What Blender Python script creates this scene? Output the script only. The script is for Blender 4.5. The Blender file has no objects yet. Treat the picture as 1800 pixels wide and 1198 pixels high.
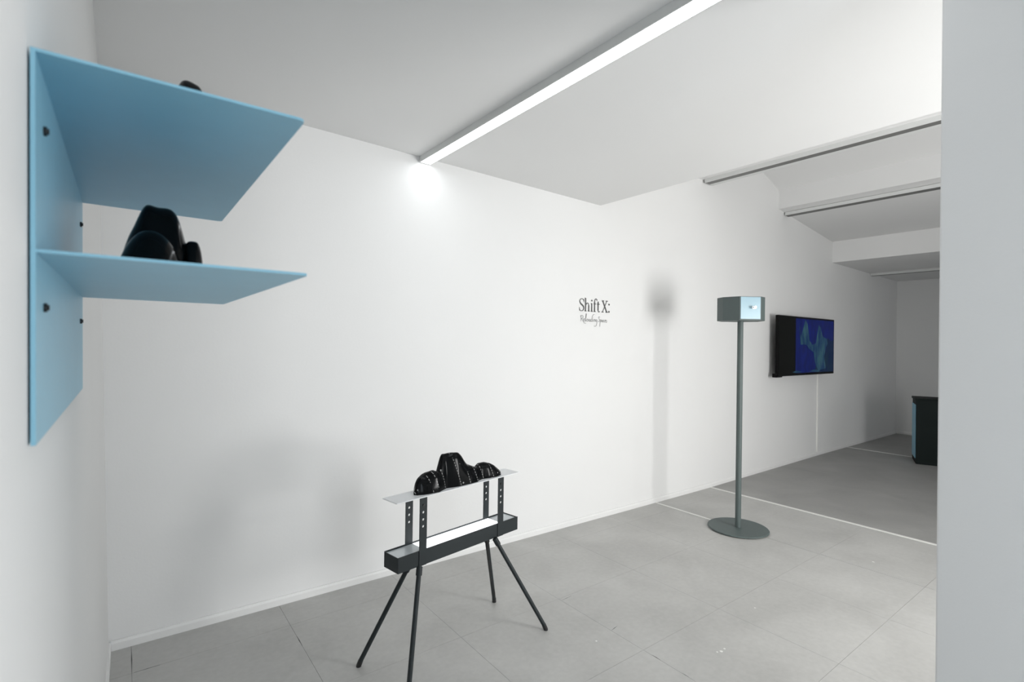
import bpy, bmesh, math, random
from mathutils import Vector, Matrix
random.seed(7)
scene = bpy.context.scene
COL = scene.collection

# ------------------------------------------------------------------ camera
CAM_H = 1.35
def camera_axes(yaw, pitch, roll):
    f = Vector((math.sin(yaw), math.cos(yaw), 0)); r = Vector((math.cos(yaw), -math.sin(yaw), 0)); u = Vector((0, 0, 1))
    f2 = f*math.cos(pitch) + u*math.sin(pitch); u2 = u*math.cos(pitch) - f*math.sin(pitch)
    r3 = r*math.cos(roll) + u2*math.sin(roll); u3 = u2*math.cos(roll) - r*math.sin(roll)
    return r3, u3, f2
cr, cu, cf = camera_axes(math.radians(37.12), math.radians(.236), math.radians(.805))
cam = bpy.data.cameras.new('camera'); cam.lens = 18; cam.sensor_width = 36; cam.clip_start = .02
cam_o = bpy.data.objects.new('camera', cam); COL.objects.link(cam_o)
m = Matrix((cr, cu, -cf)).transposed().to_4x4(); m.translation = (0, 0, CAM_H); cam_o.matrix_world = m
cam.dof.use_dof = True; cam.dof.focus_distance = 3.2; cam.dof.aperture_fstop = 5.0
scene.camera = cam_o

# ------------------------------------------------------------------ world, daylight, exposure
world = bpy.data.worlds.new('overcast_sky'); scene.world = world; world.use_nodes = True
bg = world.node_tree.nodes['Background']; bg.inputs[0].default_value = (.80, .90, 1.0, 1); bg.inputs[1].default_value = 1.0
scene.view_settings.view_transform = 'Standard'; scene.view_settings.look = 'None'
scene.view_settings.gamma = 1; scene.view_settings.use_curve_mapping = False
scene.view_settings.exposure = 0.06
FRONT_Y = -1.5            # street front behind the camera
def window_light(name, x0, x1, z0, z1, power, color, y):
    l = bpy.data.lights.new(name, 'AREA'); l.shape = 'RECTANGLE'; l.size = x1-x0; l.size_y = z1-z0; l.energy = power; l.color = color
    o = bpy.data.objects.new(name, l); COL.objects.link(o)
    o.location = ((x0+x1)/2, y+.02, (z0+z1)/2); o.rotation_euler = (math.radians(90), 0, 0)   # shines towards +Y
    return o
window_light('daylight_right_window', 2.80, 3.75, .45, 1.85, 98, (1.0, .993, .98), FRONT_Y)
window_light('daylight_left_window', .32, 1.00, .45, 1.85, 12, (.84, .92, 1.0), FRONT_Y)
window_light('daylight_far_window', 7.65, 8.95, .65, 1.85, 2, (1.0, .985, .95), FRONT_Y)

# ------------------------------------------------------------------ helpers
def mesh_obj(name, bm, mat, parent=None, smooth=False):
    me = bpy.data.meshes.new(name); bmesh.ops.recalc_face_normals(bm, faces=bm.faces); bm.to_mesh(me); bm.free()
    if mat: me.materials.append(mat)
    if smooth:
        for p in me.polygons: p.use_smooth = True
    o = bpy.data.objects.new(name, me); COL.objects.link(o)
    if parent: o.parent = parent
    return o
def empty(name, loc=(0, 0, 0), rz=0):
    o = bpy.data.objects.new(name, None); COL.objects.link(o); o.location = loc; o.rotation_euler = (0, 0, rz); o.empty_display_size = .1
    return o
def tag(o, label, cat, group=None):
    o['label'] = label; o['category'] = cat
    if group: o['group'] = group
    return o
def structure(o): o['kind'] = 'structure'; return o
def box(bm, x0, x1, y0, y1, z0, z1, bevel=0):
    vs = [bm.verts.new((x, y, z)) for x in (x0, x1) for y in (y0, y1) for z in (z0, z1)]
    idx = [(0, 1, 3, 2), (4, 6, 7, 5), (0, 4, 5, 1), (2, 3, 7, 6), (0, 2, 6, 4), (1, 5, 7, 3)]
    fs = [bm.faces.new([vs[i] for i in f]) for f in idx]
    if bevel:
        es = list({e for f in fs for e in f.edges})
        bmesh.ops.bevel(bm, geom=es, offset=bevel, segments=2, affect='EDGES', profile=.5)
    return bm
def nbox(*a, **k): return box(bmesh.new(), *a, **k)
def prism(bm, pts, axis, a0, a1):
    """extrude a 2D polygon along an axis. axis 'y': pts are (x,z); 'z': (x,y); 'x': (y,z)"""
    def P(p, a): return {'y': (p[0], a, p[1]), 'z': (p[0], p[1], a), 'x': (a, p[0], p[1])}[axis]
    A = [bm.verts.new(P(p, a0)) for p in pts]; B = [bm.verts.new(P(p, a1)) for p in pts]
    bm.faces.new(A); bm.faces.new(B[::-1])
    n = len(pts)
    for i in range(n): bm.faces.new((A[i], B[i], B[(i+1) % n], A[(i+1) % n]))
    return bm
def tube(bm, path, r, seg=14, cap=True, r1=None):
    path = [Vector(p) for p in path]; rings = []; n = len(path)
    up = None
    for i, p in enumerate(path):
        d = (path[min(i+1, n-1)] - path[max(i-1, 0)]).normalized()
        if up is None:
            up = d.orthogonal().normalized()
        else:
            up = (up - d*up.dot(d)).normalized()
        w = d.cross(up)
        rr = r if r1 is None else r + (r1-r)*i/(n-1)
        rings.append([bm.verts.new(p + (up*math.cos(t) + w*math.sin(t))*rr) for t in [2*math.pi*k/seg for k in range(seg)]])
    for a, b in zip(rings, rings[1:]):
        for k in range(seg): bm.faces.new((a[k], a[(k+1) % seg], b[(k+1) % seg], b[k]))
    if cap: bm.faces.new(rings[0][::-1]); bm.faces.new(rings[-1])
    return bm
def lathe(bm, prof, c=(0, 0, 0), seg=64):
    rings = []
    for r, z in prof:
        if r < 1e-6: rings.append([bm.verts.new((c[0], c[1], c[2]+z))])
        else: rings.append([bm.verts.new((c[0]+r*math.cos(2*math.pi*k/seg), c[1]+r*math.sin(2*math.pi*k/seg), c[2]+z)) for k in range(seg)])
    for a, b in zip(rings, rings[1:]):
        for k in range(seg):
            q = [a[k % len(a)], a[(k+1) % len(a)], b[(k+1) % len(b)], b[k % len(b)]]
            q2 = []
            for v in q:
                if v not in q2: q2.append(v)
            if len(q2) > 2: bm.faces.new(q2)
    return bm
def auto_smooth(o, ang=35):
    me = o.data
    for p in me.polygons: p.use_smooth = True
    me.set_sharp_from_angle(angle=math.radians(ang))
    return o
def interp(tab, x):
    if x <= tab[0][0]: return tab[0][1]
    for (a, fa), (b, fb) in zip(tab, tab[1:]):
        if x <= b:
            return fa + (fb-fa)*(x-a)/(b-a)
    return tab[-1][1]

# ------------------------------------------------------------------ materials
def srgb(r, g, b):
    def f(c):
        c /= 255.; return c/12.92 if c <= .04045 else ((c+.055)/1.055)**2.4
    return (f(r), f(g), f(b), 1)
def mat(name, color, rough=.5, metal=0, bump=0, bump_scale=60, var=0, var_scale=3, spec=.5, coat=0):
    M = bpy.data.materials.new(name); M.use_nodes = True; nt = M.node_tree; b = nt.nodes['Principled BSDF']
    b.inputs['Base Color'].default_value = color; b.inputs['Roughness'].default_value = rough; b.inputs['Metallic'].default_value = metal
    b.inputs['Specular IOR Level'].default_value = spec; b.inputs['Coat Weight'].default_value = coat
    geo = nt.nodes.new('ShaderNodeNewGeometry')
    if var:
        n = nt.nodes.new('ShaderNodeTexNoise'); n.inputs['Scale'].default_value = var_scale; n.inputs['Detail'].default_value = 6
        nt.links.new(geo.outputs['Position'], n.inputs['Vector'])
        r = nt.nodes.new('ShaderNodeMapRange'); r.inputs[1].default_value = .25; r.inputs[2].default_value = .75; r.inputs[3].default_value = 1-var; r.inputs[4].default_value = 1+var
        nt.links.new(n.outputs['Fac'], r.inputs[0])
        mx = nt.nodes.new('ShaderNodeVectorMath'); mx.operation = 'SCALE'; mx.inputs[0].default_value = color[:3]
        nt.links.new(r.outputs[0], mx.inputs['Scale']); nt.links.new(mx.outputs[0], b.inputs['Base Color'])
    if bump:
        n = nt.nodes.new('ShaderNodeTexNoise'); n.inputs['Scale'].default_value = bump_scale; n.inputs['Detail'].default_value = 4
        nt.links.new(geo.outputs['Position'], n.inputs['Vector'])
        bp = nt.nodes.new('ShaderNodeBump'); bp.inputs['Strength'].default_value = bump; bp.inputs['Distance'].default_value = .002
        nt.links.new(n.outputs['Fac'], bp.inputs['Height']); nt.links.new(bp.outputs[0], b.inputs['Normal'])
    return M
def emit(name, color, strength):
    M = bpy.data.materials.new(name); M.use_nodes = True; b = M.node_tree.nodes['Principled BSDF']
    b.inputs['Base Color'].default_value = (color[0]*.5, color[1]*.5, color[2]*.5, 1); b.inputs['Emission Color'].default_value = color; b.inputs['Emission Strength'].default_value = strength
    b.inputs['Roughness'].default_value = .3
    return M
WALL = mat('white_wall_paint', (.805, .805, .798, 1), .9, bump=.15, bump_scale=90, var=.012, var_scale=1.5, spec=.2)
CEIL = mat('white_ceiling_paint', (.80, .80, .795, 1), .95, var=.01, var_scale=1.2, spec=.2)
BASEB = mat('white_gloss_trim', (.82, .82, .81, 1), .45, var=.02, var_scale=9)
FLOORB = mat('dark_subfloor', (.10, .10, .097, 1), .9)
STRIP = mat('white_floor_strip', (.78, .78, .75, 1), .5)
BLUE = mat('sky_blue_powder_coat', srgb(137, 190, 212), .42, bump=.05, bump_scale=900, var=.02, var_scale=20)
BLACKBOLT = mat('black_bolt', (.01, .01, .011, 1), .4)
STEEL = mat('anthracite_powder_coat', srgb(36, 42, 44), .5, spec=.3, bump=.05, bump_scale=800, var=.03, var_scale=15)
GREYSTEEL = mat('grey_green_powder_coat', srgb(82, 93, 92), .55, bump=.05, bump_scale=700, var=.04, var_scale=12)
ALU = mat('pale_grey_lamp_housing', (.70, .71, .70, 1), .5)
DIFF_OFF = mat('unlit_grey_diffuser', (.17, .17, .165, 1), .5)
TVBLACK = mat('black_plastic', (.003, .003, .003, 1), .4, spec=.12)
CHROME = mat('chrome', (.9, .9, .9, 1), .06, metal=1)
CABLE = mat('white_cable', (.84, .84, .81, 1), .5)
BLACKCABLE = mat('black_cable', (.02, .02, .02, 1), .5)
VINYL = mat('grey_vinyl_lettering', srgb(88, 88, 88), .6)
VINYL2 = mat('light_grey_vinyl_lettering', srgb(125, 125, 125), .6)
DARKTEAL = mat('dark_green_lacquer', srgb(16, 26, 25), .6, spec=.15)

def floor_material(k=1.0, name='grey_concrete_vinyl'):
    M = bpy.data.materials.new(name); M.use_nodes = True; nt = M.node_tree; b = nt.nodes['Principled BSDF']
    geo = nt.nodes.new('ShaderNodeNewGeometry'); L = nt.links
    def noise(s, d, dist=0):
        n = nt.nodes.new('ShaderNodeTexNoise'); n.inputs['Scale'].default_value = s; n.inputs['Detail'].default_value = d; n.inputs['Distortion'].default_value = dist
        L.new(geo.outputs['Position'], n.inputs['Vector']); return n
    big = noise(2.6, 8, .6); fine = noise(38, 6); spot = noise(150, 3)
    m1 = nt.nodes.new('ShaderNodeMix'); m1.data_type = 'FLOAT'; m1.inputs[0].default_value = .35
    L.new(big.outputs['Fac'], m1.inputs[2]); L.new(fine.outputs['Fac'], m1.inputs[3])
    ramp = nt.nodes.new('ShaderNodeValToRGB'); e = ramp.color_ramp.elements
    e[0].position = .30; e[0].color = (.395*k, .392*k, .378*k, 1); e[1].position = .70; e[1].color = (.52*k, .517*k, .50*k, 1)
    L.new(m1.outputs[0], ramp.inputs[0])
    # sparse pale paint specks
    mr = nt.nodes.new('ShaderNodeMapRange'); mr.inputs[1].default_value = .76; mr.inputs[2].default_value = .80
    L.new(spot.outputs['Fac'], mr.inputs[0])
    mx = nt.nodes.new('ShaderNodeMix'); mx.data_type = 'RGBA'; mx.inputs[7].default_value = (.6, .6, .58, 1)
    L.new(mr.outputs[0], mx.inputs[0]); L.new(ramp.outputs[0], mx.inputs[6]); L.new(mx.outputs[2], b.inputs['Base Color'])
    rr = nt.nodes.new('ShaderNodeMapRange'); rr.inputs[3].default_value = .42; rr.inputs[4].default_value = .62
    L.new(fine.outputs['Fac'], rr.inputs[0]); L.new(rr.outputs[0], b.inputs['Roughness'])
    bp = nt.nodes.new('ShaderNodeBump'); bp.inputs['Strength'].default_value = .12; bp.inputs['Distance'].default_value = .002
    L.new(fine.outputs['Fac'], bp.inputs['Height']); L.new(bp.outputs[0], b.inputs['Normal'])
    return M
FLOOR = floor_material()
FLOOR2 = floor_material(.72, 'darker_concrete_vinyl')

def sculpture_material(name, marks):
    """glossy black skin; with dashed pale stitch lines and small knots when marks is set"""
    M = bpy.data.materials.new(name); M.use_nodes = True; nt = M.node_tree; b = nt.nodes['Principled BSDF']; L = nt.links
    b.inputs['Base Color'].default_value = (.004, .0045, .005, 1); b.inputs['Roughness'].default_value = .13; b.inputs['Specular IOR Level'].default_value = .11
    if not marks: return M
    tc = nt.nodes.new('ShaderNodeTexCoord'); sep = nt.nodes.new('ShaderNodeSeparateXYZ'); L.new(tc.outputs['Object'], sep.inputs[0])
    def math_(op, a, b_=None, c=None):
        n = nt.nodes.new('ShaderNodeMath'); n.operation = op
        for i, v in enumerate((a, b_, c)):
            if v is None: continue
            if isinstance(v, (int, float)): n.inputs[i].default_value = v
            else: L.new(v, n.inputs[i])
        return n.outputs[0]
    p = math_('ADD', sep.outputs['X'], math_('MULTIPLY', sep.outputs['Z'], .28))
    vor = nt.nodes.new('ShaderNodeTexVoronoi'); vor.voronoi_dimensions = '1D'; vor.feature = 'DISTANCE_TO_EDGE'; vor.inputs['Scale'].default_value = 19
    L.new(p, vor.inputs['W'])
    line = math_('LESS_THAN', vor.outputs['Distance'], .022)
    dash = math_('GREATER_THAN', math_('FRACT', math_('MULTIPLY', sep.outputs['Z'], 85)), .38)
    n = nt.nodes.new('ShaderNodeTexNoise'); n.inputs['Scale'].default_value = 22; L.new(tc.outputs['Object'], n.inputs['Vector'])
    mask = math_('GREATER_THAN', n.outputs['Fac'], .44)
    stitch = math_('MULTIPLY', math_('MULTIPLY', line, dash), mask)
    v2 = nt.nodes.new('ShaderNodeTexVoronoi'); v2.inputs['Scale'].default_value = 28; L.new(tc.outputs['Object'], v2.inputs['Vector'])
    knot = math_('LESS_THAN', v2.outputs['Distance'], .10)
    allm = math_('MULTIPLY', math_('MAXIMUM', stitch, knot), .65)
    mx = nt.nodes.new('ShaderNodeMix'); mx.data_type = 'RGBA'; mx.inputs[6].default_value = (.004, .0045, .005, 1); mx.inputs[7].default_value = (.55, .55, .54, 1)
    L.new(allm, mx.inputs[0]); L.new(mx.outputs[2], b.inputs['Base Color'])
    return M
SKIN = sculpture_material('black_stitched_skin', True)
SKIN2 = sculpture_material('black_gloss_skin', False)

def acrylic_material():
    M = bpy.data.materials.new('milky_acrylic'); M.use_nodes = True; nt = M.node_tree; L = nt.links
    out = nt.nodes['Material Output']; b = nt.nodes['Principled BSDF']; b.inputs['Base Color'].default_value = (.92, .93, .94, 1); b.inputs['Roughness'].default_value = .35
    t = nt.nodes.new('ShaderNodeBsdfTranslucent'); t.inputs[0].default_value = (.95, .96, .97, 1)
    mx = nt.nodes.new('ShaderNodeMixShader'); mx.inputs[0].default_value = .28
    L.new(b.outputs[0], mx.inputs[1]); L.new(t.outputs[0], mx.inputs[2]); L.new(mx.outputs[0], out.inputs[0])
    return M
ACRYL = acrylic_material()
def glass_material():
    M = bpy.data.materials.new('window_glass'); M.use_nodes = True; nt = M.node_tree; L = nt.links
    out = nt.nodes['Material Output']; nt.nodes.remove(nt.nodes['Principled BSDF'])
    t = nt.nodes.new('ShaderNodeBsdfTransparent'); g = nt.nodes.new('ShaderNodeBsdfGlossy'); g.inputs['Roughness'].default_value = .02
    mx = nt.nodes.new('ShaderNodeMixShader'); mx.inputs[0].default_value = .06
    L.new(t.outputs[0], mx.inputs[1]); L.new(g.outputs[0], mx.inputs[2]); L.new(mx.outputs[0], out.inputs[0])
    return M
GLASS = glass_material()

# ------------------------------------------------------------------ the setting
XF = 9.82                       # far wall
def wall_y(x):                  # the long wall is not perfectly straight
    return interp([(-.3, 2.804), (0, 2.80), (1.23, 2.787), (3.3, 2.764), (4.5, 2.758), (7.2, 2.806), (10.2, 2.812)], x)
def wall_x(z, y=2.8):                    # the near left wall leans and twists a little
    t = min(1.3, max(0, (2.8-y)/2.15)); a = -.036 - .028*z; b = -.0535 - .0142*z
    return a + (b-a)*t
def ceil_z(x): return 2.487 - .019*(x+.1)

# floor: base slab, loose-laid tiles as far as the second strip, then one sheet
floor = structure(mesh_obj('floor', nbox(-.25, 10.1, FRONT_Y-.2, 3.0, -.12, -.004), FLOORB))
TX, TY, X0, Y0, GAP = .603, .555, .042, .895, .0011
def tile_mesh(w, d):
    me = bpy.data.meshes.new('tile'); bm = nbox(0, w, 0, d, -.0039, 0)
    bmesh.ops.recalc_face_normals(bm, faces=bm.faces); bm.to_mesh(me); bm.free(); me.materials.append(FLOOR); return me
full = tile_mesh(TX-GAP, TY-GAP); tcache = {}
def lay(xa, xb, ya, yb):
    k0 = math.floor((xa-X0)/TX); 
    for k in range(k0, k0+40):
        x0, x1 = max(xa, X0+k*TX), min(xb, X0+(k+1)*TX)
        if x1-x0 < .004:
            if X0+k*TX > xb: break
            continue
        j0 = math.floor((ya-Y0)/TY)
        for j in range(j0, j0+40):
            y0, y1 = max(ya, Y0+j*TY), min(yb, Y0+(j+1)*TY)
            if y1-y0 < .004:
                if Y0+j*TY > yb: break
                continue
            w, d = x1-x0-GAP, y1-y0-GAP
            me = full if abs(w-TX+GAP) < 1e-6 and abs(d-TY+GAP) < 1e-6 else tcache.setdefault((round(w, 4), round(d, 4)), None) or tile_mesh(w, d)
            if me is not full: tcache[(round(w, 4), round(d, 4))] = me
            t = bpy.data.objects.new('tile', me); COL.objects.link(t); t.location = (x0+GAP/2, y0+GAP/2, 0); t.parent = floor
lay(-.04, 3.64, FRONT_Y, 2.80)
lay(3.642, 4.468, FRONT_Y, 2.02)
lay(3.662, 4.468, 2.02, 2.77)
mesh_obj('floor_sheet', nbox(4.497, 7.846, FRONT_Y, 2.81, -.0039, 0), FLOOR2, floor)
mesh_obj('floor_sheet', nbox(7.868, XF, FRONT_Y, 2.82, -.0039, 0), FLOOR2, floor)
# gaping tile joints and a few pale paint drips
for (xa, ya), (xb, yb), w in (((1.853, 1.405), (1.853, 1.358), .003), ((.05, 2.5605), (.135, 2.5605), .003), ((.6455, 2.45), (.6455, 2.36), .004), ((1.856, 1.985), (1.93, 1.99), .002), ((1.853, 1.255), (1.853, 1.22), .002), ((.0425, 2.78), (.0425, 2.56), .004), ((1.85, 1.638), (1.91, 1.649), .003)):
    d = Vector((xb-xa, yb-ya)).normalized(); n = Vector((-d.y, d.x))*w/2; q = [(xa, ya), (xa+(xb-xa)*.5+n.x, ya+(yb-ya)*.5+n.y), (xb, yb), (xa+(xb-xa)*.5-n.x, ya+(yb-ya)*.5-n.y)]
    mesh_obj('open_joint', prism(bmesh.new(), q, 'z', -.002, .0003), FLOORB, floor)
for x, y, r in ((2.616, 1.345, .006), (1.731, 1.62, .006), (2.125, 1.241, .008), (2.154, 1.243, .006), (2.105, 1.248, .005), (3.794, 1.196, .008)):
    mesh_obj('paint_drip', prism(bmesh.new(), [(x+r*math.cos(k)*random.uniform(.6, 1.1), y+r*math.sin(k)*random.uniform(.6, 1.1)) for k in [i*math.pi/4 for i in range(8)]], 'z', -.002, .0004), STRIP, floor)
structure(mesh_obj('trim_1', nbox(3.640, 3.662, 2.02, 2.755, -.004, .0025, bevel=.001), STRIP))
structure(mesh_obj('trim_2', nbox(4.468, 4.497, FRONT_Y, 2.75, -.004, .003, bevel=.001), STRIP))
structure(mesh_obj('trim_3', nbox(7.846, 7.868, FRONT_Y, 2.80, -.004, .003, bevel=.001), STRIP))

# long wall
bm = bmesh.new(); xs = [-.3, 0, .6, 1.23, 2.2, 3.3, 4.5, 5.8, 7.2, 8.5, 10.2]
rows = [[bm.verts.new((x, wall_y(x)+dy, z)) for x in xs] for dy, z in ((0, -.05), (0, 3.9), (.15, 3.9), (.15, -.05))]
for a, b in zip(rows, rows[1:]+rows[:1]):
    for i in range(len(xs)-1): bm.faces.new((a[i], a[i+1], b[i+1], b[i]))
bm.faces.new([r[0] for r in rows]); bm.faces.new([r[-1] for r in rows][::-1])
structure(mesh_obj('wall_back', bm, WALL))
def baseboard_back(x0, x1, h, t):
    bm = bmesh.new(); xs = [x0] + [x for x in (0, 1.23, 3.3, 4.5, 7.2) if x0 < x < x1] + [x1]
    prof = [(0, 0), (t, 0), (t, h-.012), (t*.55, h-.004), (t*.55, h), (0, h)]
    R = [[bm.verts.new((x, wall_y(x)-p[0]+(.0005 if p[0] == 0 else 0), p[1])) for x in xs] for p in prof]
    for a, b in zip(R, R[1:]+R[:1]):
        for i in range(len(xs)-1): bm.faces.new((a[i], a[i+1], b[i+1], b[i]))
    bm.faces.new([r[0] for r in R]); bm.faces.new([r[-1] for r in R][::-1])
    return structure(mesh_obj('baseboard_back', bm, BASEB))
baseboard_back(-.03, 4.483, .042, .012)
baseboard_back(4.485, XF, .042, .010)

# left wall, leaning, with its baseboard
bm = bmesh.new(); ys = [FRONT_Y-.1, .005, .35, .65, 1.0, 1.35, 1.7, 2.1, 2.45, 2.84]
R = [[bm.verts.new((wall_x(z, y) if f else -.34, y, z)) for y in ys] for f, z in ((1, -.05), (1, .65), (1, 1.25), (1, 1.63), (1, 2.1), (1, 2.6), (0, 2.6), (0, -.05))]
for a, b in zip(R, R[1:]+R[:1]):
    for i in range(len(ys)-1): bm.faces.new((a[i], a[i+1], b[i+1], b[i]))
bm.faces.new([r[0] for r in R]); bm.faces.new([r[-1] for r in R][::-1])
structure(mesh_obj('wall_left', bm, WALL, smooth=False))
bm = bmesh.new(); R = []
for dx, z in ((-.002, 0), (.009, 0), (.009, .034), (.005, .042), (-.002, .042)):
    R.append([bm.verts.new((wall_x(z, y)+dx, y, z)) for y in (FRONT_Y, .005, .65, 1.35, 2.1, 2.785)])
for a, b in zip(R, R[1:]+R[:1]):
    for i in range(5): bm.faces.new((a[i], a[i+1], b[i+1], b[i]))
bm.faces.new([r[0] for r in R]); bm.faces.new([r[-1] for r in R][::-1])
structure(mesh_obj('baseboard_left', bm, BASEB))
# right-hand wall end between the two rooms
structure(mesh_obj('wall_right', nbox(1.66, 1.86, -.42, .386, -.003, 2.46, bevel=.004), WALL))
structure(mesh_obj('baseboard_right', nbox(1.652, 1.66, -.42, .386, 0, .045, bevel=.002), BASEB))
structure(mesh_obj('wall_light_blocker', nbox(4.47, 4.60, FRONT_Y, -.75, -.003, 3.56, bevel=.004), WALL))  # added partition, out of view, keeps window light off the far room
# far wall and the far room's other side
structure(mesh_obj('wall_far', nbox(XF, XF+.15, FRONT_Y, 2.83, -.05, 3.9), WALL))
structure(mesh_obj('baseboard_far', nbox(XF-.010, XF, FRONT_Y, 2.80, 0, .042, bevel=.003), BASEB))

# street fronts behind the camera: each a wall with a glazed opening
def street_front(xa, xb, y, holes):
    bm = bmesh.new(); y0 = y-.16; x = xa
    for n, a, b, c, d in holes:
        box(bm, x, a, y0, y, -.05, 3.9); box(bm, a, b, y0, y, -.05, c); box(bm, a, b, y0, y, d, 3.9); x = b
    box(bm, x, xb, y0, y, -.05, 3.9)
    structure(mesh_obj('wall_front', bm, WALL))
    for n, a, b, c, d in holes:
        bm = bmesh.new(); f = .045; ya, yb = y-.11, y-.05; mid = (a+b)/2
        box(bm, a, a+f, ya, yb, c, d); box(bm, b-f, b, ya, yb, c, d); box(bm, a+f, b-f, ya, yb, c, c+f); box(bm, a+f, b-f, ya, yb, d-f, d); box(bm, mid-.02, mid+.02, ya, yb, c+f, d-f)
        w = structure(mesh_obj('window_%d' % n, bm, ALU))
        for p0, p1 in ((a+f, mid-.02), (mid+.02, b-f)): mesh_obj('pane', nbox(p0, p1, y-.084, y-.078, c+f, d-f), GLASS, w)
street_front(-.3, 9.97, FRONT_Y, [(1, .27, 1.05, .40, 1.9), (2, 2.75, 3.8, .35, 1.90), (3, 7.6, 9.0, .6, 1.9)])

# ceilings
def slab(name, pts, y0=FRONT_Y-.1, y1=2.82, m=CEIL):
    return structure(mesh_obj(name, prism(bmesh.new(), pts, 'y', y0, y1), m))
slab('ceiling', [(-.3, ceil_z(-.3)), (2.94, ceil_z(2.94)), (2.94, 3.8), (-.3, 3.8)])
slab('ceiling', [(2.94, 2.906), (4.45, 2.906), (4.45, 3.8), (2.94, 3.8)])
slab('ceiling', [(4.45, 3.568), (5.83, 3.105), (5.83, 2.895), (7.345, 2.727), (7.345, 2.457), (10.0, 2.415), (10.0, 3.8), (4.45, 3.8)])

# ------------------------------------------------------------------ linear ceiling lamps
LAMP_ON = emit('lit_diffuser', (.93, .97, 1.0, 1), 8)
def linear_lamp(label, x0, x1, z, y0, y1, h, lit, group='linear ceiling lamps', slope=0, rim=.0042):
    t = empty('linear_ceiling_lamp', ((x0+x1)/2, (y0+y1)/2, z)); w = (x1-x0)/2; l = (y1-y0)/2; e = .004
    bm = bmesh.new()
    for s in (-1, 1): box(bm, s*w-(0 if s < 0 else .004), s*w+(.004 if s < 0 else 0), -l+e, l-e, -h, 0)
    box(bm, -w+.004, w-.004, -l+e, l-e, -.006, 0)
    if rim > .01: box(bm, w-rim, w-.004, -l+e, l-e, -h, -.006)
    mesh_obj('housing', bm, ALU, t)
    for s in (-1, 1): mesh_obj('end_cap', nbox(-w, w, s*l-(0 if s < 0 else e), s*l+(e if s < 0 else 0), -h, 0, bevel=.0008), ALU, t)
    mesh_obj('diffuser', nbox(-w+.0042, w-rim, -l+e, l-e, -h+.0005, -h+.006), LAMP_ON if lit else DIFF_OFF, t)
    if slope: t.rotation_euler = (0, slope, 0)
    return tag(t, label, 'lamp', group)
linear_lamp('lit white linear lamp under the low white ceiling', 1.392, 1.464, ceil_z(1.43)-.0005, +.45, 2.776, .036, True, slope=math.atan(.019))
linear_lamp('unlit grey linear lamp nearest to the low ceiling edge', 4.30, 4.43, 2.9055, -1.0, 2.735, .036, False, rim=.055)
linear_lamp('unlit linear lamp under the first stepped beam', 5.955, 6.03, 2.872, -1.0, 2.77, .036, False, slope=math.atan((2.895-2.727)/(7.345-5.83)))
linear_lamp('unlit linear lamp under the lowest far ceiling', 8.64, 8.715, 2.435, -1.0, 2.80, .034, False, slope=math.atan(.016))

# ------------------------------------------------------------------ blue wall shelf on the left wall
sh = tag(empty('wall_shelf', (-.066, .925, 1.255)), 'folded sky-blue metal wall shelf with two boards on the near left wall', 'shelf')
sx, sy, sz = sh.location
LEAN = -.0142
def plate_x(z): return -.0684 + LEAN*(z-1.247)
YN, YE = .656, 1.337
bm = prism(bmesh.new(), [(plate_x(1.247)-.0007-sx, 1.247-sz), (plate_x(1.247)+.003-sx, 1.247-sz), (plate_x(1.6215)+.003-sx, 1.6215-sz), (plate_x(1.6215)-.0007-sx, 1.6215-sz)], 'y', YN-sy, YE-sy)
mesh_obj('back_plate', bm, BLUE, sh)
def board(z, x1):
    x0 = plate_x(z)+.003-sx; x1 -= sx; r = .008; pts = [(x0, YN-sy), ]
    for cx, cy, a0 in ((x1-r, YN-sy+r, -90), (x1-r, YE-sy-r, 0)):
        for k in range(5):
            a = math.radians(a0+k*22.5); pts.append((cx+r*math.cos(a), cy+r*math.sin(a)))
    pts.append((x0, YE-sy))
    return prism(bmesh.new(), pts, 'z', z-sz, z+.003-sz)
mesh_obj('board', board(1.6185, .1735), BLUE, sh); mesh_obj('board', board(1.4295, .180), BLUE, sh)
for y in (.718, 1.266):
    for z in (1.563, 1.380):
        x = plate_x(z)+.003-sx; bm = bmesh.new()
        tube(bm, [(x-.0005, y-sy, z-sz), (x+.002, y-sy, z-sz), (x+.0028, y-sy, z-sz)], .0048, 12)
        tube(bm, [(x+.0028, y-sy, z-sz), (x+.0045, y-sy, z-sz)], .003, 6)
        mesh_obj('bolt', bm, BLACKBOLT, sh)
        xw = wall_x(z, y)-sx
        mesh_obj('spacer', tube(bmesh.new(), [(xw-.0003, y-sy, z-sz), (x-.0035, y-sy, z-sz)], .006, 12), BLACKBOLT, sh)

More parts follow.
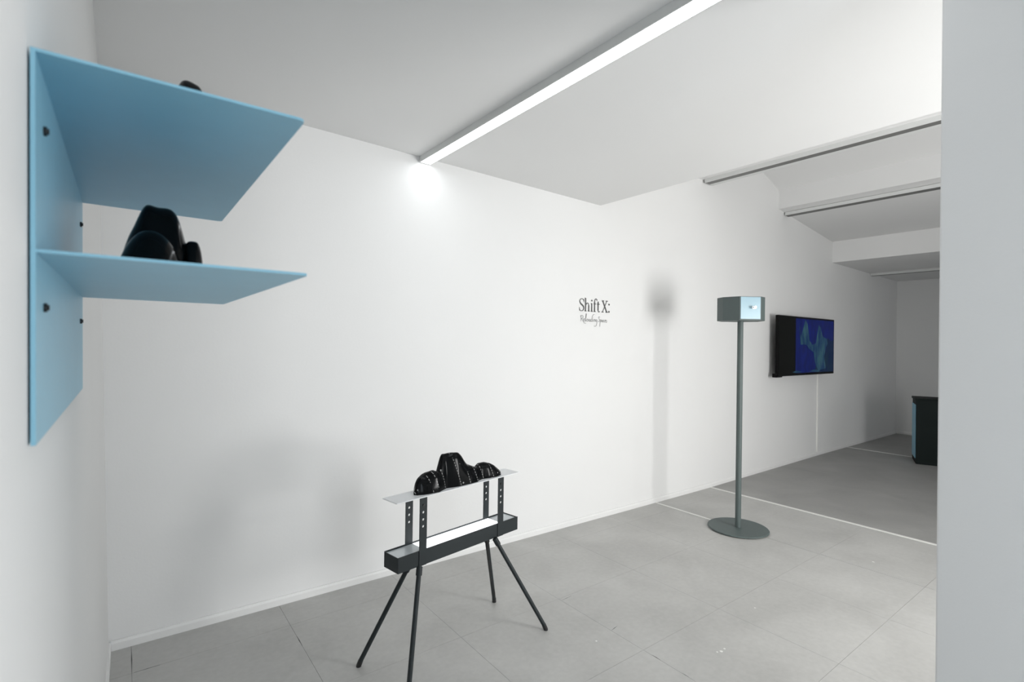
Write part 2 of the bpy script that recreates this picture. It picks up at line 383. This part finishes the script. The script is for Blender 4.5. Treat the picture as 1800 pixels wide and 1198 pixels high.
# ------------------------------------------------------------------ black mountain sculptures
def ridge_sculpture(name, H, WF, WB, m, loc, rz, base=0., label='', n=150, k=28, power=2.6):
    """a long ridge: H(s) height along the length, WF/WB front and back edges of its foot"""
    bm = bmesh.new(); s0, s1 = H[0][0], H[-1][0]; top = []
    for i in range(n+1):
        s = s0 + (s1-s0)*i/n
        e = min(1, max(.02, math.sqrt(max(0, 1-abs(2*i/n-1)**9))))
        h = sum(interp(H, s+d)*w for d, w in ((-.006, .2), (-.003, .2), (0, .2), (.003, .2), (.006, .2))); f, b = interp(WF, s), interp(WB, s)
        c = (f+b)/2; hw = (f-b)/2*e; ring = []
        for j in range(k+1):
            t = -math.cos(math.pi*j/k)
            g = max(0, 1-abs(t)**power)**.62
            y = c + hw*t
            zz = h*g*(1+.10*math.sin(s*60+t*3.1)*(1-abs(t))*abs(t)*1.6)
            ring.append(bm.verts.new((s, -y, base+max(zz, 0)+ (0 if 0 < j < k else 0))))
        top.append(ring)
    bot = [[bm.verts.new((r[0].co.x, r[0].co.y+(r[k].co.y-r[0].co.y)*q, base-.0005)) for q in (0, 1)] for r in top]
    for a, b, ba, bb in zip(top, top[1:], bot, bot[1:]):
        for j in range(k): bm.faces.new((a[j], a[j+1], b[j+1], b[j]))
        bm.faces.new((ba[0], bb[0], bb[1], ba[1])); bm.faces.new((a[0], b[0], bb[0], ba[0])); bm.faces.new((a[k], ba[1], bb[1], b[k]))
    for r, q in ((top[0], bot[0]), (top[-1], bot[-1])): bm.faces.new(r + [q[1], q[0]])
    o = mesh_obj(name, bm, m); o.location = loc; o.rotation_euler = (0, 0, rz); auto_smooth(o, 60)
    return tag(o, label, 'sculpture', 'black mountain sculptures')
def lump_sculpture(name, lumps, m, loc, label, res=(90, 70)):
    """a clump of rounded peaks on one foot: lumps are (cx, cy, rx, ry, h, p, q)"""
    E = [(l[1][0][0], l[1][-1][0], l[2]-l[3], l[2]+l[3]) if l[0] == 'r' else (l[0]-l[2], l[0]+l[2], l[1]-l[3], l[1]+l[3]) for l in lumps]
    x0 = min(e[0] for e in E); x1 = max(e[1] for e in E); y0 = min(e[2] for e in E); y1 = max(e[3] for e in E)
    def hh(x, y):
        v = []
        for l in lumps:
            if l[0] == 'r':                                  # a ridge given by its outline along x
                v.append(sum(interp(l[1], x+d) for d in (-.004, -.002, 0, .002, .004))/5*max(0, 1-abs((y-l[2])/l[3])**2.6)**.6); continue
            cx, cy, rx, ry, h, p, q = l
            d = (abs((x-cx)/rx)**p + abs((y-cy)/ry)**p)**(1/p)
            v.append(h*max(0, 1-d**q)**.75)
        return max(v), 0
    bm = bmesh.new(); nx, ny = res; g = {}
    for i in range(nx+1):
        for j in range(ny+1):
            x = x0+(x1-x0)*i/nx; y = y0+(y1-y0)*j/ny; h = hh(x, y)[0]
            g[i, j] = (x, y, h)
    V = {}; B = {}
    def vt(i, j):
        if (i, j) not in V: V[i, j] = bm.verts.new(g[i, j]); B[i, j] = bm.verts.new((g[i, j][0], g[i, j][1], -.0004))
        return V[i, j]
    for i in range(nx):
        for j in range(ny):
            c = [(i, j), (i+1, j), (i+1, j+1), (i, j+1)]
            if max(g[q][2] for q in c) > 1e-6:
                bm.faces.new([vt(*q) for q in c]); bm.faces.new([B[q] for q in c][::-1])
    edges = [e for e in bm.edges if e.is_boundary]
    inv = {v: q for q, v in V.items()}
    for e in edges:
        a, b = e.verts
        if a in inv and b in inv: bm.faces.new((a, b, B[inv[b]], B[inv[a]]))
    bmesh.ops.smooth_vert(bm, verts=[v for v in V.values() if v.co.z > .004], factor=.5, use_axis_x=False, use_axis_y=False, use_axis_z=True)
    o = mesh_obj(name, bm, m); o.location = loc; auto_smooth(o, 70)
    return tag(o, label, 'sculpture', 'black mountain sculptures')
# lower board of the shelf: broad peak behind, glossy lower hump in front, small knob at the right
PEAK = [(-.017, 0), (-.0045, .0466), (.001, .0722), (.009, .0912), (.0156, .1114), (.0212, .1259), (.0246, .1290), (.0313, .1290), (.038, .1265), (.0547, .1275), (.0614, .1237), (.067, .1158), (.0726, .0946), (.0782, .0722), (.086, .035), (.093, 0)]
lump_sculpture('mountain_sculpture', [('r', PEAK, .945, .052), (.030, .880, .044, .050, .078, 2.2, 2.2), (.0855, .915, .0165, .030, .0735, 3.0, 4.0)], SKIN2, (0, .06, 1.4331), 'glossy black mountain sculpture on the lower blue board')
TIP = [(0, 0), (.03, .06), (.055, .115), (.0650, .1405), (.0715, .1475), (.080, .1465), (.0946, .1412), (.115, .08), (.14, 0)]
lump_sculpture('mountain_sculpture', [('r', TIP, .93, .05), (.09, .885, .045, .045, .070, 2.2, 2.2)], SKIN2, (0, .06, 1.6219), 'black sculpture tip peeping over the upper blue board')

# ------------------------------------------------------------------ light-box stand with acrylic sheet
YAW = math.radians(9.84)
st = tag(empty('light_box_stand', (.839, 1.935, 0), YAW), 'dark steel light-box stand on four splayed legs beside the long wall', 'stand')
LB, WB_, ZB, ZT, ZS = .684, .097, .450, .512, .722
# local frame: x along the box, -y towards the camera
bm = bmesh.new(); th = .003
box(bm, 0, LB, -WB_, 0, ZB, ZB+th); box(bm, 0, LB, -th, 0, ZB+th, ZT); box(bm, 0, LB, -WB_, -WB_+th, ZB+th, ZT)
box(bm, 0, th, -WB_+th, -th, ZB+th, ZT-.002); box(bm, LB-th, LB, -WB_+th, -th, ZB+th, ZT-.002)
mesh_obj('box_body', bm, STEEL, st)
LEDP = emit('led_panel', (.93, .97, 1, 1), 2.4)
FROST = mat('frosted_cover', (.62, .66, .68, 1), .12, var=.0)
zc = ZT-.006
mesh_obj('light_cover', nbox(th, .135, -WB_+th, -th, zc-.003, zc), FROST, st)
mesh_obj('light_panel', nbox(.135, .575, -WB_+th, -th, zc-.003, zc), LEDP, st)
mesh_obj('light_cover', nbox(.575, LB-th, -WB_+th, -th, zc-.003, zc), FROST, st)
def strap(s0, s1, yf, z1, holes, front):
    """flat steel strap with a column of punched holes"""
    bm = bmesh.new(); c = (s0+s1)/2; z0 = ZB if front else ZT-.01
    t0, t1 = (yf-.003, yf) if front else (yf-.003, yf)
    hs = sorted(holes); r = .0052; N = 12
    zs = [z0] + [v for i in range(len(hs)) for v in (hs[i]-.012, hs[i]+.012)] + [z1]
    quads = []
    def P(x, z): return (x, z)
    for i in range(0, len(zs)-1):
        if i % 2 == 0: quads.append([(s0, zs[i]), (s1, zs[i]), (s1, zs[i+1]), (s0, zs[i+1])])
    faces2d = [q for q in quads if q[2][1]-q[0][1] > 1e-5]
    for h in hs:
        ring = [(c+r*math.cos(2*math.pi*k/N), h+r*math.sin(2*math.pi*k/N)) for k in range(N)]
        out = []
        for k in range(N):
            a = 2*math.pi*k/N; dx, dz = math.cos(a), math.sin(a); q = min(((s1-s0)/2)/max(abs(dx), 1e-6), .012/max(abs(dz), 1e-6))
            out.append((c+dx*q, h+dz*q))
        for k in range(N): faces2d.append([ring[k], out[k], out[(k+1) % N], ring[(k+1) % N]])
        corners = [(s1, h+.012), (s0, h+.012), (s0, h-.012), (s1, h-.012)]
        for cx, cz in corners:
            near = sorted(range(N), key=lambda k: (out[k][0]-cx)**2+(out[k][1]-cz)**2)[:2]
            faces2d.append([out[near[0]], (cx, cz), out[near[1]]])
    for q in faces2d: bm.faces.new([bm.verts.new((x, t0, z)) for x, z in q])
    bmesh.ops.remove_doubles(bm, verts=bm.verts, dist=1e-5)
    ret = bmesh.ops.extrude_face_region(bm, geom=list(bm.faces))
    bmesh.ops.translate(bm, verts=[v for v in ret['geom'] if isinstance(v, bmesh.types.BMVert)], vec=(0, t1-t0, 0))
    return mesh_obj('strap', bm, STEEL, st)
HZ = [.590, .620, .650, .680]
strap(.098, .134, -WB_, ZS-.001, [.607, .635, .664, .693], True); strap(.545, .581, -WB_, ZS-.001, [.607, .635, .664, .693], True)
strap(.099, .135, .0, ZS-.001, [.600, .630, .660], False); strap(.545, .580, .0, ZS-.001, [.600, .630, .660], False)
for s in (.116, .563):                                     # little pins in the topmost front holes that carry the sheet
    mesh_obj('pin', tube(bmesh.new(), [(s, -WB_-.006, .693), (s, -WB_+.004, .693)], .005, 12), BLACKBOLT, st)
feet = [(.794, 2.072), (.842, 1.718), (1.556, 2.178), (1.604, 1.824)]; tops = [(.945, 1.906), (.960, 1.862), (1.375, 1.985), (1.392, 1.925)]
tops = [(.935, 1.900), (.957, 1.858), (1.352, 1.962), (1.372, 1.924)]
inv = Matrix.Rotation(-YAW, 3, 'Z'); base = Vector((.839, 1.935, 0))
for (fx, fy), (tx, ty) in zip(feet, tops):
    a = inv @ (Vector((fx, fy, .0085)) - base); b = inv @ (Vector((tx, ty, ZB+.001)) - base); d = (b-a).normalized()
    lg = auto_smooth(mesh_obj('leg', tube(bmesh.new(), [a+d*.006, b], .0095, 16), STEEL, st))
    ft = tube(bmesh.new(), [(a.x, a.y, 0), (a.x, a.y, .004), a+d*.02], .0105, 16); auto_smooth(mesh_obj('rubber_foot', ft, BLACKBOLT, lg))
    cl = tube(bmesh.new(), [b-d*.035, b-d*.002], .0125, 16); auto_smooth(mesh_obj('collar', cl, STEEL, lg))
# cable tied along the far right leg
a = inv @ (Vector((1.556, 2.178, .02)) - base); b = inv @ (Vector((1.352, 1.962, ZB-.01)) - base); d = b-a
pts = [a + d*t + Vector((-.010+.005*math.sin(t*9), -.010-.004*math.sin(t*14), 0)) for t in [i/24 for i in range(25)]]
pts = [a + Vector((-.012, -.006, -.012))] + pts
auto_smooth(mesh_obj('cable', tube(bmesh.new(), pts, .0032, 8), BLACKCABLE, st), 80)
mesh_obj('cable_loop', tube(bmesh.new(), [(.60+.02*math.cos(t), -.045, ZB-.004-.012*math.sin(t)) for t in [math.pi*i/12 for i in range(13)]], .0016, 8), CABLE, st)
# the acrylic sheet and the sculpture lie on it
sheet = mesh_obj('acrylic_sheet', nbox(-.011, LB+.006, -WB_-.002, .002, 0, .004, bevel=.001), ACRYL); sheet.location = (.839, 1.935, ZS); sheet.rotation_euler = (0, 0, YAW)
tag(sheet, 'milky white acrylic sheet lying on the four steel straps', 'sheet')
Hs = [(.101, .0), (.104, .018), (.110, .040), (.124, .063), (.138, .067), (.167, .080), (.192, .087), (.204, .083), (.2155, .069), (.226, .078), (.2335, .096), (.244, .122), (.2545, .139), (.28, .1425), (.3055, .1425), (.332, .138), (.352, .123), (.370, .099), (.383, .083), (.411, .070), (.435, .058), (.4427, .056), (.455, .062), (.471, .068), (.50, .070), (.5224, .064), (.550, .050), (.572, .036), (.590, .018), (.602, 0)]
WFs = [(.101, .060), (.108, .080), (.15, .088), (.20, .094), (.235, .080), (.26, .070), (.29, .080), (.316, .087), (.39, .090), (.425, .088), (.445, .076), (.4725, .069), (.505, .080), (.55, .088), (.585, .085), (.602, .070)]
WBs = [(.101, .045), (.115, .020), (.15, .010), (.22, .022), (.28, .008), (.36, .010), (.44, .026), (.50, .012), (.57, .020), (.602, .050)]
ridge_sculpture('mountain_sculpture', Hs, WFs, WBs, SKIN, (.839, 1.935, ZS+.0046), YAW, label='black stitched three-peaked sculpture on the milky acrylic sheet')

# ------------------------------------------------------------------ pole stand with faceted head
PX, PY = 3.640, 2.006
ps = tag(empty('pole_stand', (PX, PY, 0)), 'grey-green pole stand with faceted head on a round floor disc', 'stand')
auto_smooth(mesh_obj('base_disc', lathe(bmesh.new(), [(0, 0), (.205, 0), (.2105, .003), (.2105, .008), (.207, .0115), (0, .0115)], (0, 0, .0031), 96), GREYSTEEL, ps), 40)
auto_smooth(mesh_obj('pole', tube(bmesh.new(), [(0, 0, .0146), (0, 0, 1.545)], .0205, 32), GREYSTEEL, ps), 40)
c2 = Vector((-PX, -PY)).normalized(); r2 = Vector((-c2.y, c2.x)); 
if r2.dot(Vector((cr.x, cr.y))) < 0: r2 = -r2
RH = .1635; ANG = [-78, -46, -2, 55, 81, 134, 178, 235]
def hv(a, r=RH): a = math.radians(a); q = (c2*math.cos(a) + r2*math.sin(a))*r; return (q.x, q.y)
Z0, Z1 = 1.536, 1.707
poly = [hv(a) for a in ANG]
head = mesh_obj('head', prism(bmesh.new(), poly, 'z', Z0, Z1), GREYSTEEL, ps)
PANEL = mat('pale_blue_gloss_panel', srgb(148, 178, 191), .2, spec=.25)
A, B = Vector(hv(-2)), Vector(hv(55)); nrm = ((A+B)/2).normalized(); ex = (B-A).normalized(); wd = (B-A).length
bm = bmesh.new()
def pp(u, v, o): q = A + ex*u + nrm*((A).dot(nrm)*0+o); return (q.x, q.y, v)
q = [(.006, Z0+.010), (wd-.006, Z0+.010), (wd-.006, Z1-.004), (.006, Z1-.004)]
f0 = [bm.verts.new(pp(u, v, .0002)) for u, v in q]; f1 = [bm.verts.new(pp(u, v, .0035)) for u, v in q]
bm.faces.new(f0[::-1]); bm.faces.new(f1)
for i in range(4): bm.faces.new((f0[i], f0[(i+1) % 4], f1[(i+1) % 4], f1[i]))
panel = mesh_obj('front_panel', bm, PANEL, head); panel['label'] = 'pale blue glossy front panel'
kc = A + ex*(wd*.60) + nrm*.0035; kz = Z0+.092
def kp(o): q = kc + nrm*o; return (q.x, q.y, kz)
bm = tube(bmesh.new(), [kp(0), kp(.003)], .009, 16); tube(bm, [kp(.003), kp(.022)], .005, 12); tube(bm, [kp(.022), kp(.025), kp(.031), kp(.034)], .0105, 16)
knob = auto_smooth(mesh_obj('knob', bm, CHROME, head), 40); knob['label'] = 'small chrome knob'

# ------------------------------------------------------------------ television on the long wall
tv = tag(empty('television', (6.35, 2.66, 1.03)), 'wall-mounted black television showing a dark blue picture', 'television')
TW, TH = 1.43, .665
TX0 = -.745
mesh_obj('casing', nbox(TX0, TX0+TW, 0, .035, 0, TH, bevel=.004), TVBLACK, tv)
mesh_obj('back_housing', nbox(TX0+.10, TX0+TW-.10, .035, .075, -.002, TH*.7, bevel=.008), TVBLACK, tv)
mesh_obj('wall_mount', nbox(-.25, .25, .075, .132, .15, .45, bevel=.003), TVBLACK, tv)
mesh_obj('speaker_bar', nbox(TX0-.01, TX0+.12, .01, .06, -.012, .03, bevel=.004), TVBLACK, tv)
def screen_mat(name, c, s, c2=None):
    M = emit(name, c, s); nt = M.node_tree; b = nt.nodes['Principled BSDF']; b.inputs['Base Color'].default_value = (.001, .001, .001, 1); b.inputs['Specular IOR Level'].default_value = .08
    if c2:
        geo = nt.nodes.new('ShaderNodeNewGeometry'); mp = nt.nodes.new('ShaderNodeMapping'); mp.inputs['Scale'].default_value = (9, 1, 3.5)
        n = nt.nodes.new('ShaderNodeTexNoise'); n.inputs['Scale'].default_value = 2; n.inputs['Detail'].default_value = 6
        nt.links.new(geo.outputs['Position'], mp.inputs[0]); nt.links.new(mp.outputs[0], n.inputs['Vector'])
        r = nt.nodes.new('ShaderNodeMapRange'); r.inputs[1].default_value = .35; r.inputs[2].default_value = .62
        mx = nt.nodes.new('ShaderNodeMix'); mx.data_type = 'RGBA'; mx.inputs[6].default_value = c; mx.inputs[7].default_value = c2
        nt.links.new(n.outputs['Fac'], r.inputs[0]); nt.links.new(r.outputs[0], mx.inputs[0]); nt.links.new(mx.outputs[2], b.inputs['Emission Color'])
    return M
SC_BLACK = screen_mat('screen_black', (.004, .005, .004, 1), .3)
SC_BLUE = screen_mat('screen_blue', srgb(10, 24, 88), 1.0, srgb(8, 18, 68))
SC_TEAL = screen_mat('screen_teal', srgb(42, 74, 84), 1.0, srgb(14, 42, 74))
SC_DARK = screen_mat('screen_dark_teal', srgb(10, 34, 52), 1.0, srgb(8, 24, 56))
IX0, IX1, IZ0, IZ1 = TX0+.012, TX0+TW-.012, .02, TH-.012
scr = mesh_obj('screen', nbox(IX0, IX1, -.0012, .0005, IZ0, IZ1), SC_BLACK, tv)
def pic(pts, m, o):
    P = [(IX0+(IX1-IX0)*u, IZ0+(IZ1-IZ0)*v) for u, v in pts]
    return mesh_obj('picture', prism(bmesh.new(), P, 'y', -.0012-o, -.0012-o+.0004), m, scr)
pic([(.275, .012), (.992, .012), (.992, .985), (.275, .985)], SC_BLUE, .0004)
pic([(.62, .01), (.99, .01), (.99, .62), (.93, .60), (.88, .66), (.80, .55), (.70, .50)], SC_DARK, .0008)
pic([(.33, .92), (.36, .66), (.40, .80), (.44, .97), (.48, .90), (.52, .60), (.57, .52), (.64, .55), (.69, .90), (.73, .84), (.77, .68), (.85, .64), (.87, .55), (.84, .47), (.80, .30), (.84, .08), (.70, .04), (.66, .10), (.62, .22), (.60, .38), (.52, .44), (.46, .52), (.36, .52)], SC_TEAL, .0012)
pic([(.22, .03), (.30, .06), (.38, .03), (.30, .015)], SC_TEAL, .0012)
pic([(.52, .03), (.60, .06), (.72, .05), (.70, .015)], SC_TEAL, .0012)
for k, x in enumerate((.95, 1.01)):
    pass
bm = bmesh.new(); yw = wall_y(6.93)
box(bm, 6.905, 6.925, yw-.014, yw-.0003, .045, 1.10, bevel=.002)
duct = tag(mesh_obj('cable_duct', bm, CABLE), 'white cable duct running from the television down to the floor', 'cable duct')

# ------------------------------------------------------------------ dark block in the far room
bl = tag(empty('display_plinth', (7.425, 1.925, 0), math.radians(20)), 'dark green plinth with a blue side panel in the far room', 'plinth')
# local: x away from the camera, -y to the right
mesh_obj('body', nbox(0, .38, -.55, 0, .0001, .745, bevel=.003), DARKTEAL, bl)
mesh_obj('top', nbox(-.008, .388, -.558, .010, .745, .768, bevel=.002), DARKTEAL, bl)
mesh_obj('side_panel', nbox(.03, .355, 0, .006, .06, .69, bevel=.001), BLUE, bl)['label'] = 'blue side panel'

# ------------------------------------------------------------------ vinyl lettering on the long wall
def ribbon(bm, pts, w, t=.0008):
    """flat stroke in local x,z; w is one width or a list"""
    n = len(pts); L_, R_ = [], []
    for i, p in enumerate(pts):
        a = Vector(pts[max(i-1, 0)]); b = Vector(pts[min(i+1, n-1)]); d = (b-a).normalized(); nn = Vector((-d.y, d.x)); ww = (w[i] if isinstance(w, list) else w)/2
        L_.append((p[0]+nn.x*ww, p[1]+nn.y*ww)); R_.append((p[0]-nn.x*ww, p[1]-nn.y*ww))
    def V(p, y): return bm.verts.new((p[0], y, p[1]))
    A = [[V(p, -t) for p in s] for s in (L_, R_)]; B = [[V(p, 0) for p in s] for s in (L_, R_)]
    for i in range(n-1):
        bm.faces.new((A[0][i], A[1][i], A[1][i+1], A[0][i+1])); bm.faces.new((B[0][i], B[0][i+1], B[1][i+1], B[1][i]))
        bm.faces.new((A[0][i], A[0][i+1], B[0][i+1], B[0][i])); bm.faces.new((A[1][i], B[1][i], B[1][i+1], A[1][i+1]))
    bm.faces.new((A[0][0], B[0][0], B[1][0], A[1][0])); bm.faces.new((A[0][-1], A[1][-1], B[1][-1], B[0][-1]))
def spline(P, k=6):
    out = []; n = len(P)
    for i in range(n-1):
        p0, p1, p2, p3 = P[max(i-1, 0)], P[i], P[i+1], P[min(i+2, n-1)]
        for j in range(k):
            t = j/k
            out.append(tuple(.5*((2*p1[c]) + (-p0[c]+p2[c])*t + (2*p0[c]-5*p1[c]+4*p2[c]-p3[c])*t*t + (-p0[c]+3*p1[c]-3*p2[c]+p3[c])*t**3) for c in (0, 1)))
    return out + [P[-1]]
CAP = .094
ST, TN, SE = .12, .05, .062       # stem, thin, serif thickness (in cap heights)
def stem(x, z0, z1, w=ST): return ([(x, z0), (x, z1)], w)
def serif(x0, x1, z): return ([(x0, z), (x1, z)], SE)
glyphs = [
 [(spline([(.50, .80), (.44, .93), (.28, .985), (.10, .92), (.055, .75), (.16, .60), (.32, .49), (.47, .36), (.49, .19), (.38, .05), (.22, .015), (.08, .07), (.03, .22)]), None), ([(.505, .97), (.505, .72)], .04), ([(.03, .30), (.03, .02)], .04)],
 [stem(.70, 0, 1.06), serif(.60, .72, 1.05), serif(.60, .80, .025), (spline([(.74, .52), (.82, .64), (.93, .67), (1.03, .60), (1.06, .46)]), .075), stem(1.06, 0, .5), serif(.96, 1.17, .025)],
 [stem(1.40, 0, .68), serif(1.30, 1.42, .66), serif(1.30, 1.52, .025), (spline([(1.345, .90), (1.41, .90), (1.465, .90)]), .13)],
 [stem(1.73, 0, .80), (spline([(1.73, .78), (1.75, .95), (1.84, 1.05), (1.95, 1.04), (2.0, .98)]), .08), serif(1.62, 1.90, .65), serif(1.62, 1.86, .025), (spline([(1.955, .98), (1.985, .96), (2.01, .94)]), .09)],
 [stem(2.14, .14, .86), serif(2.02, 2.32, .65), (spline([(2.14, .18), (2.16, .06), (2.23, .015), (2.33, .06)]), .07)],
 [([(2.68, .965), (3.17, .02)], .125), ([(3.17, .965), (2.66, .02)], .065), serif(2.57, 2.84, .96), serif(3.03, 3.29, .96), serif(2.55, 2.80, .025), serif(3.03, 3.31, .025)],
 [([(3.37, .69), (3.51, .69)], .14)],
 [([(3.37, .08), (3.51, .08)], .14)],
]
ty = wall_y(2.9)-.0004
title = tag(empty('wall_lettering', (2.7255, ty, 1.600)), 'grey serif lettering Shift X on the white long wall', 'lettering')
title.rotation_euler = (0, 0, math.atan2(wall_y(3.06)-wall_y(2.72), .34))
kx = .331/3.52
for g in glyphs:
    bm = bmesh.new()
    for pts, w in g:
        if w is None: w = [.05+.08*math.exp(-((i/(len(pts)-1)-.5)/.2)**2) for i in range(len(pts))]
        q = [(x*kx, z*CAP) for x, z in pts]; ribbon(bm, q, [v*CAP for v in w] if isinstance(w, list) else w*CAP)
    mesh_obj('letter', bm, VINYL, title)
# handwritten line, points in a 575 x 300 sheet of letter space (y up)
words = [
 ('R', [[(15, 0), (22, 60), (24, 118)], [(8, 95), (25, 122), (52, 120), (62, 92), (45, 62), (24, 55)], [(36, 58), (60, 10), (90, -30), (125, -35)]]),
 ('e', [[(70, 30), (92, 42), (88, 60), (74, 52), (72, 22), (88, 4), (104, 12)]]),
 ('l', [[(104, 12), (122, 70), (132, 140), (124, 162), (118, 110), (116, 20), (128, 4)]]),
 ('o', [[(150, 55), (138, 30), (148, 6), (166, 14), (168, 42), (152, 56), (160, 50), (178, 48)]]),
 ('a', [[(205, 52), (188, 44), (182, 18), (196, 6), (208, 28), (209, 52), (208, 12), (218, 6)]]),
 ('d', [[(246, 52), (228, 46), (222, 18), (236, 6), (250, 30), (256, 100), (280, 150), (300, 158)], [(250, 30), (252, 8), (262, 6)]]),
 ('i', [[(272, 54), (272, 14), (280, 6)], [(276, 82), (280, 90)]]),
 ('n', [[(296, 54), (298, 4)], [(298, 36), (312, 54), (320, 44), (320, 6)]]),
 ('g', [[(356, 50), (338, 46), (334, 18), (348, 8), (358, 28), (360, 50), (356, -30), (340, -80), (312, -92), (296, -78)]]),
 ('S', [[(420, 100), (404, 116), (394, 98), (406, 70), (414, 36), (400, 10), (378, 14)]]),
 ('p', [[(430, 56), (428, -20), (422, -90)], [(430, 40), (446, 56), (452, 30), (440, 8), (428, 14)]]),
 ('a', [[(484, 50), (466, 44), (460, 18), (474, 6), (486, 28), (486, 50), (486, 12), (494, 6)]]),
 ('c', [[(522, 48), (506, 50), (500, 24), (512, 6), (526, 12)]]),
 ('e', [[(532, 28), (550, 38), (548, 54), (536, 48), (532, 22), (546, 6), (556, 12)]]),
 ('s', [[(580, 52), (566, 48), (570, 30), (578, 14), (566, 2), (556, 8)]]),
]
sub = tag(empty('wall_lettering', (2.7354, ty, 1.522)), 'thin handwritten lettering Reloading Spaces under the serif line', 'lettering')
sub.rotation_euler = title.rotation_euler.copy()
for ch, strokes in words:
    bm = bmesh.new()
    for s in strokes: ribbon(bm, [(x*.293/582, z*.00037) for x, z in spline(s, 5)], .0026)
    mesh_obj('letter', bm, VINYL2, sub)
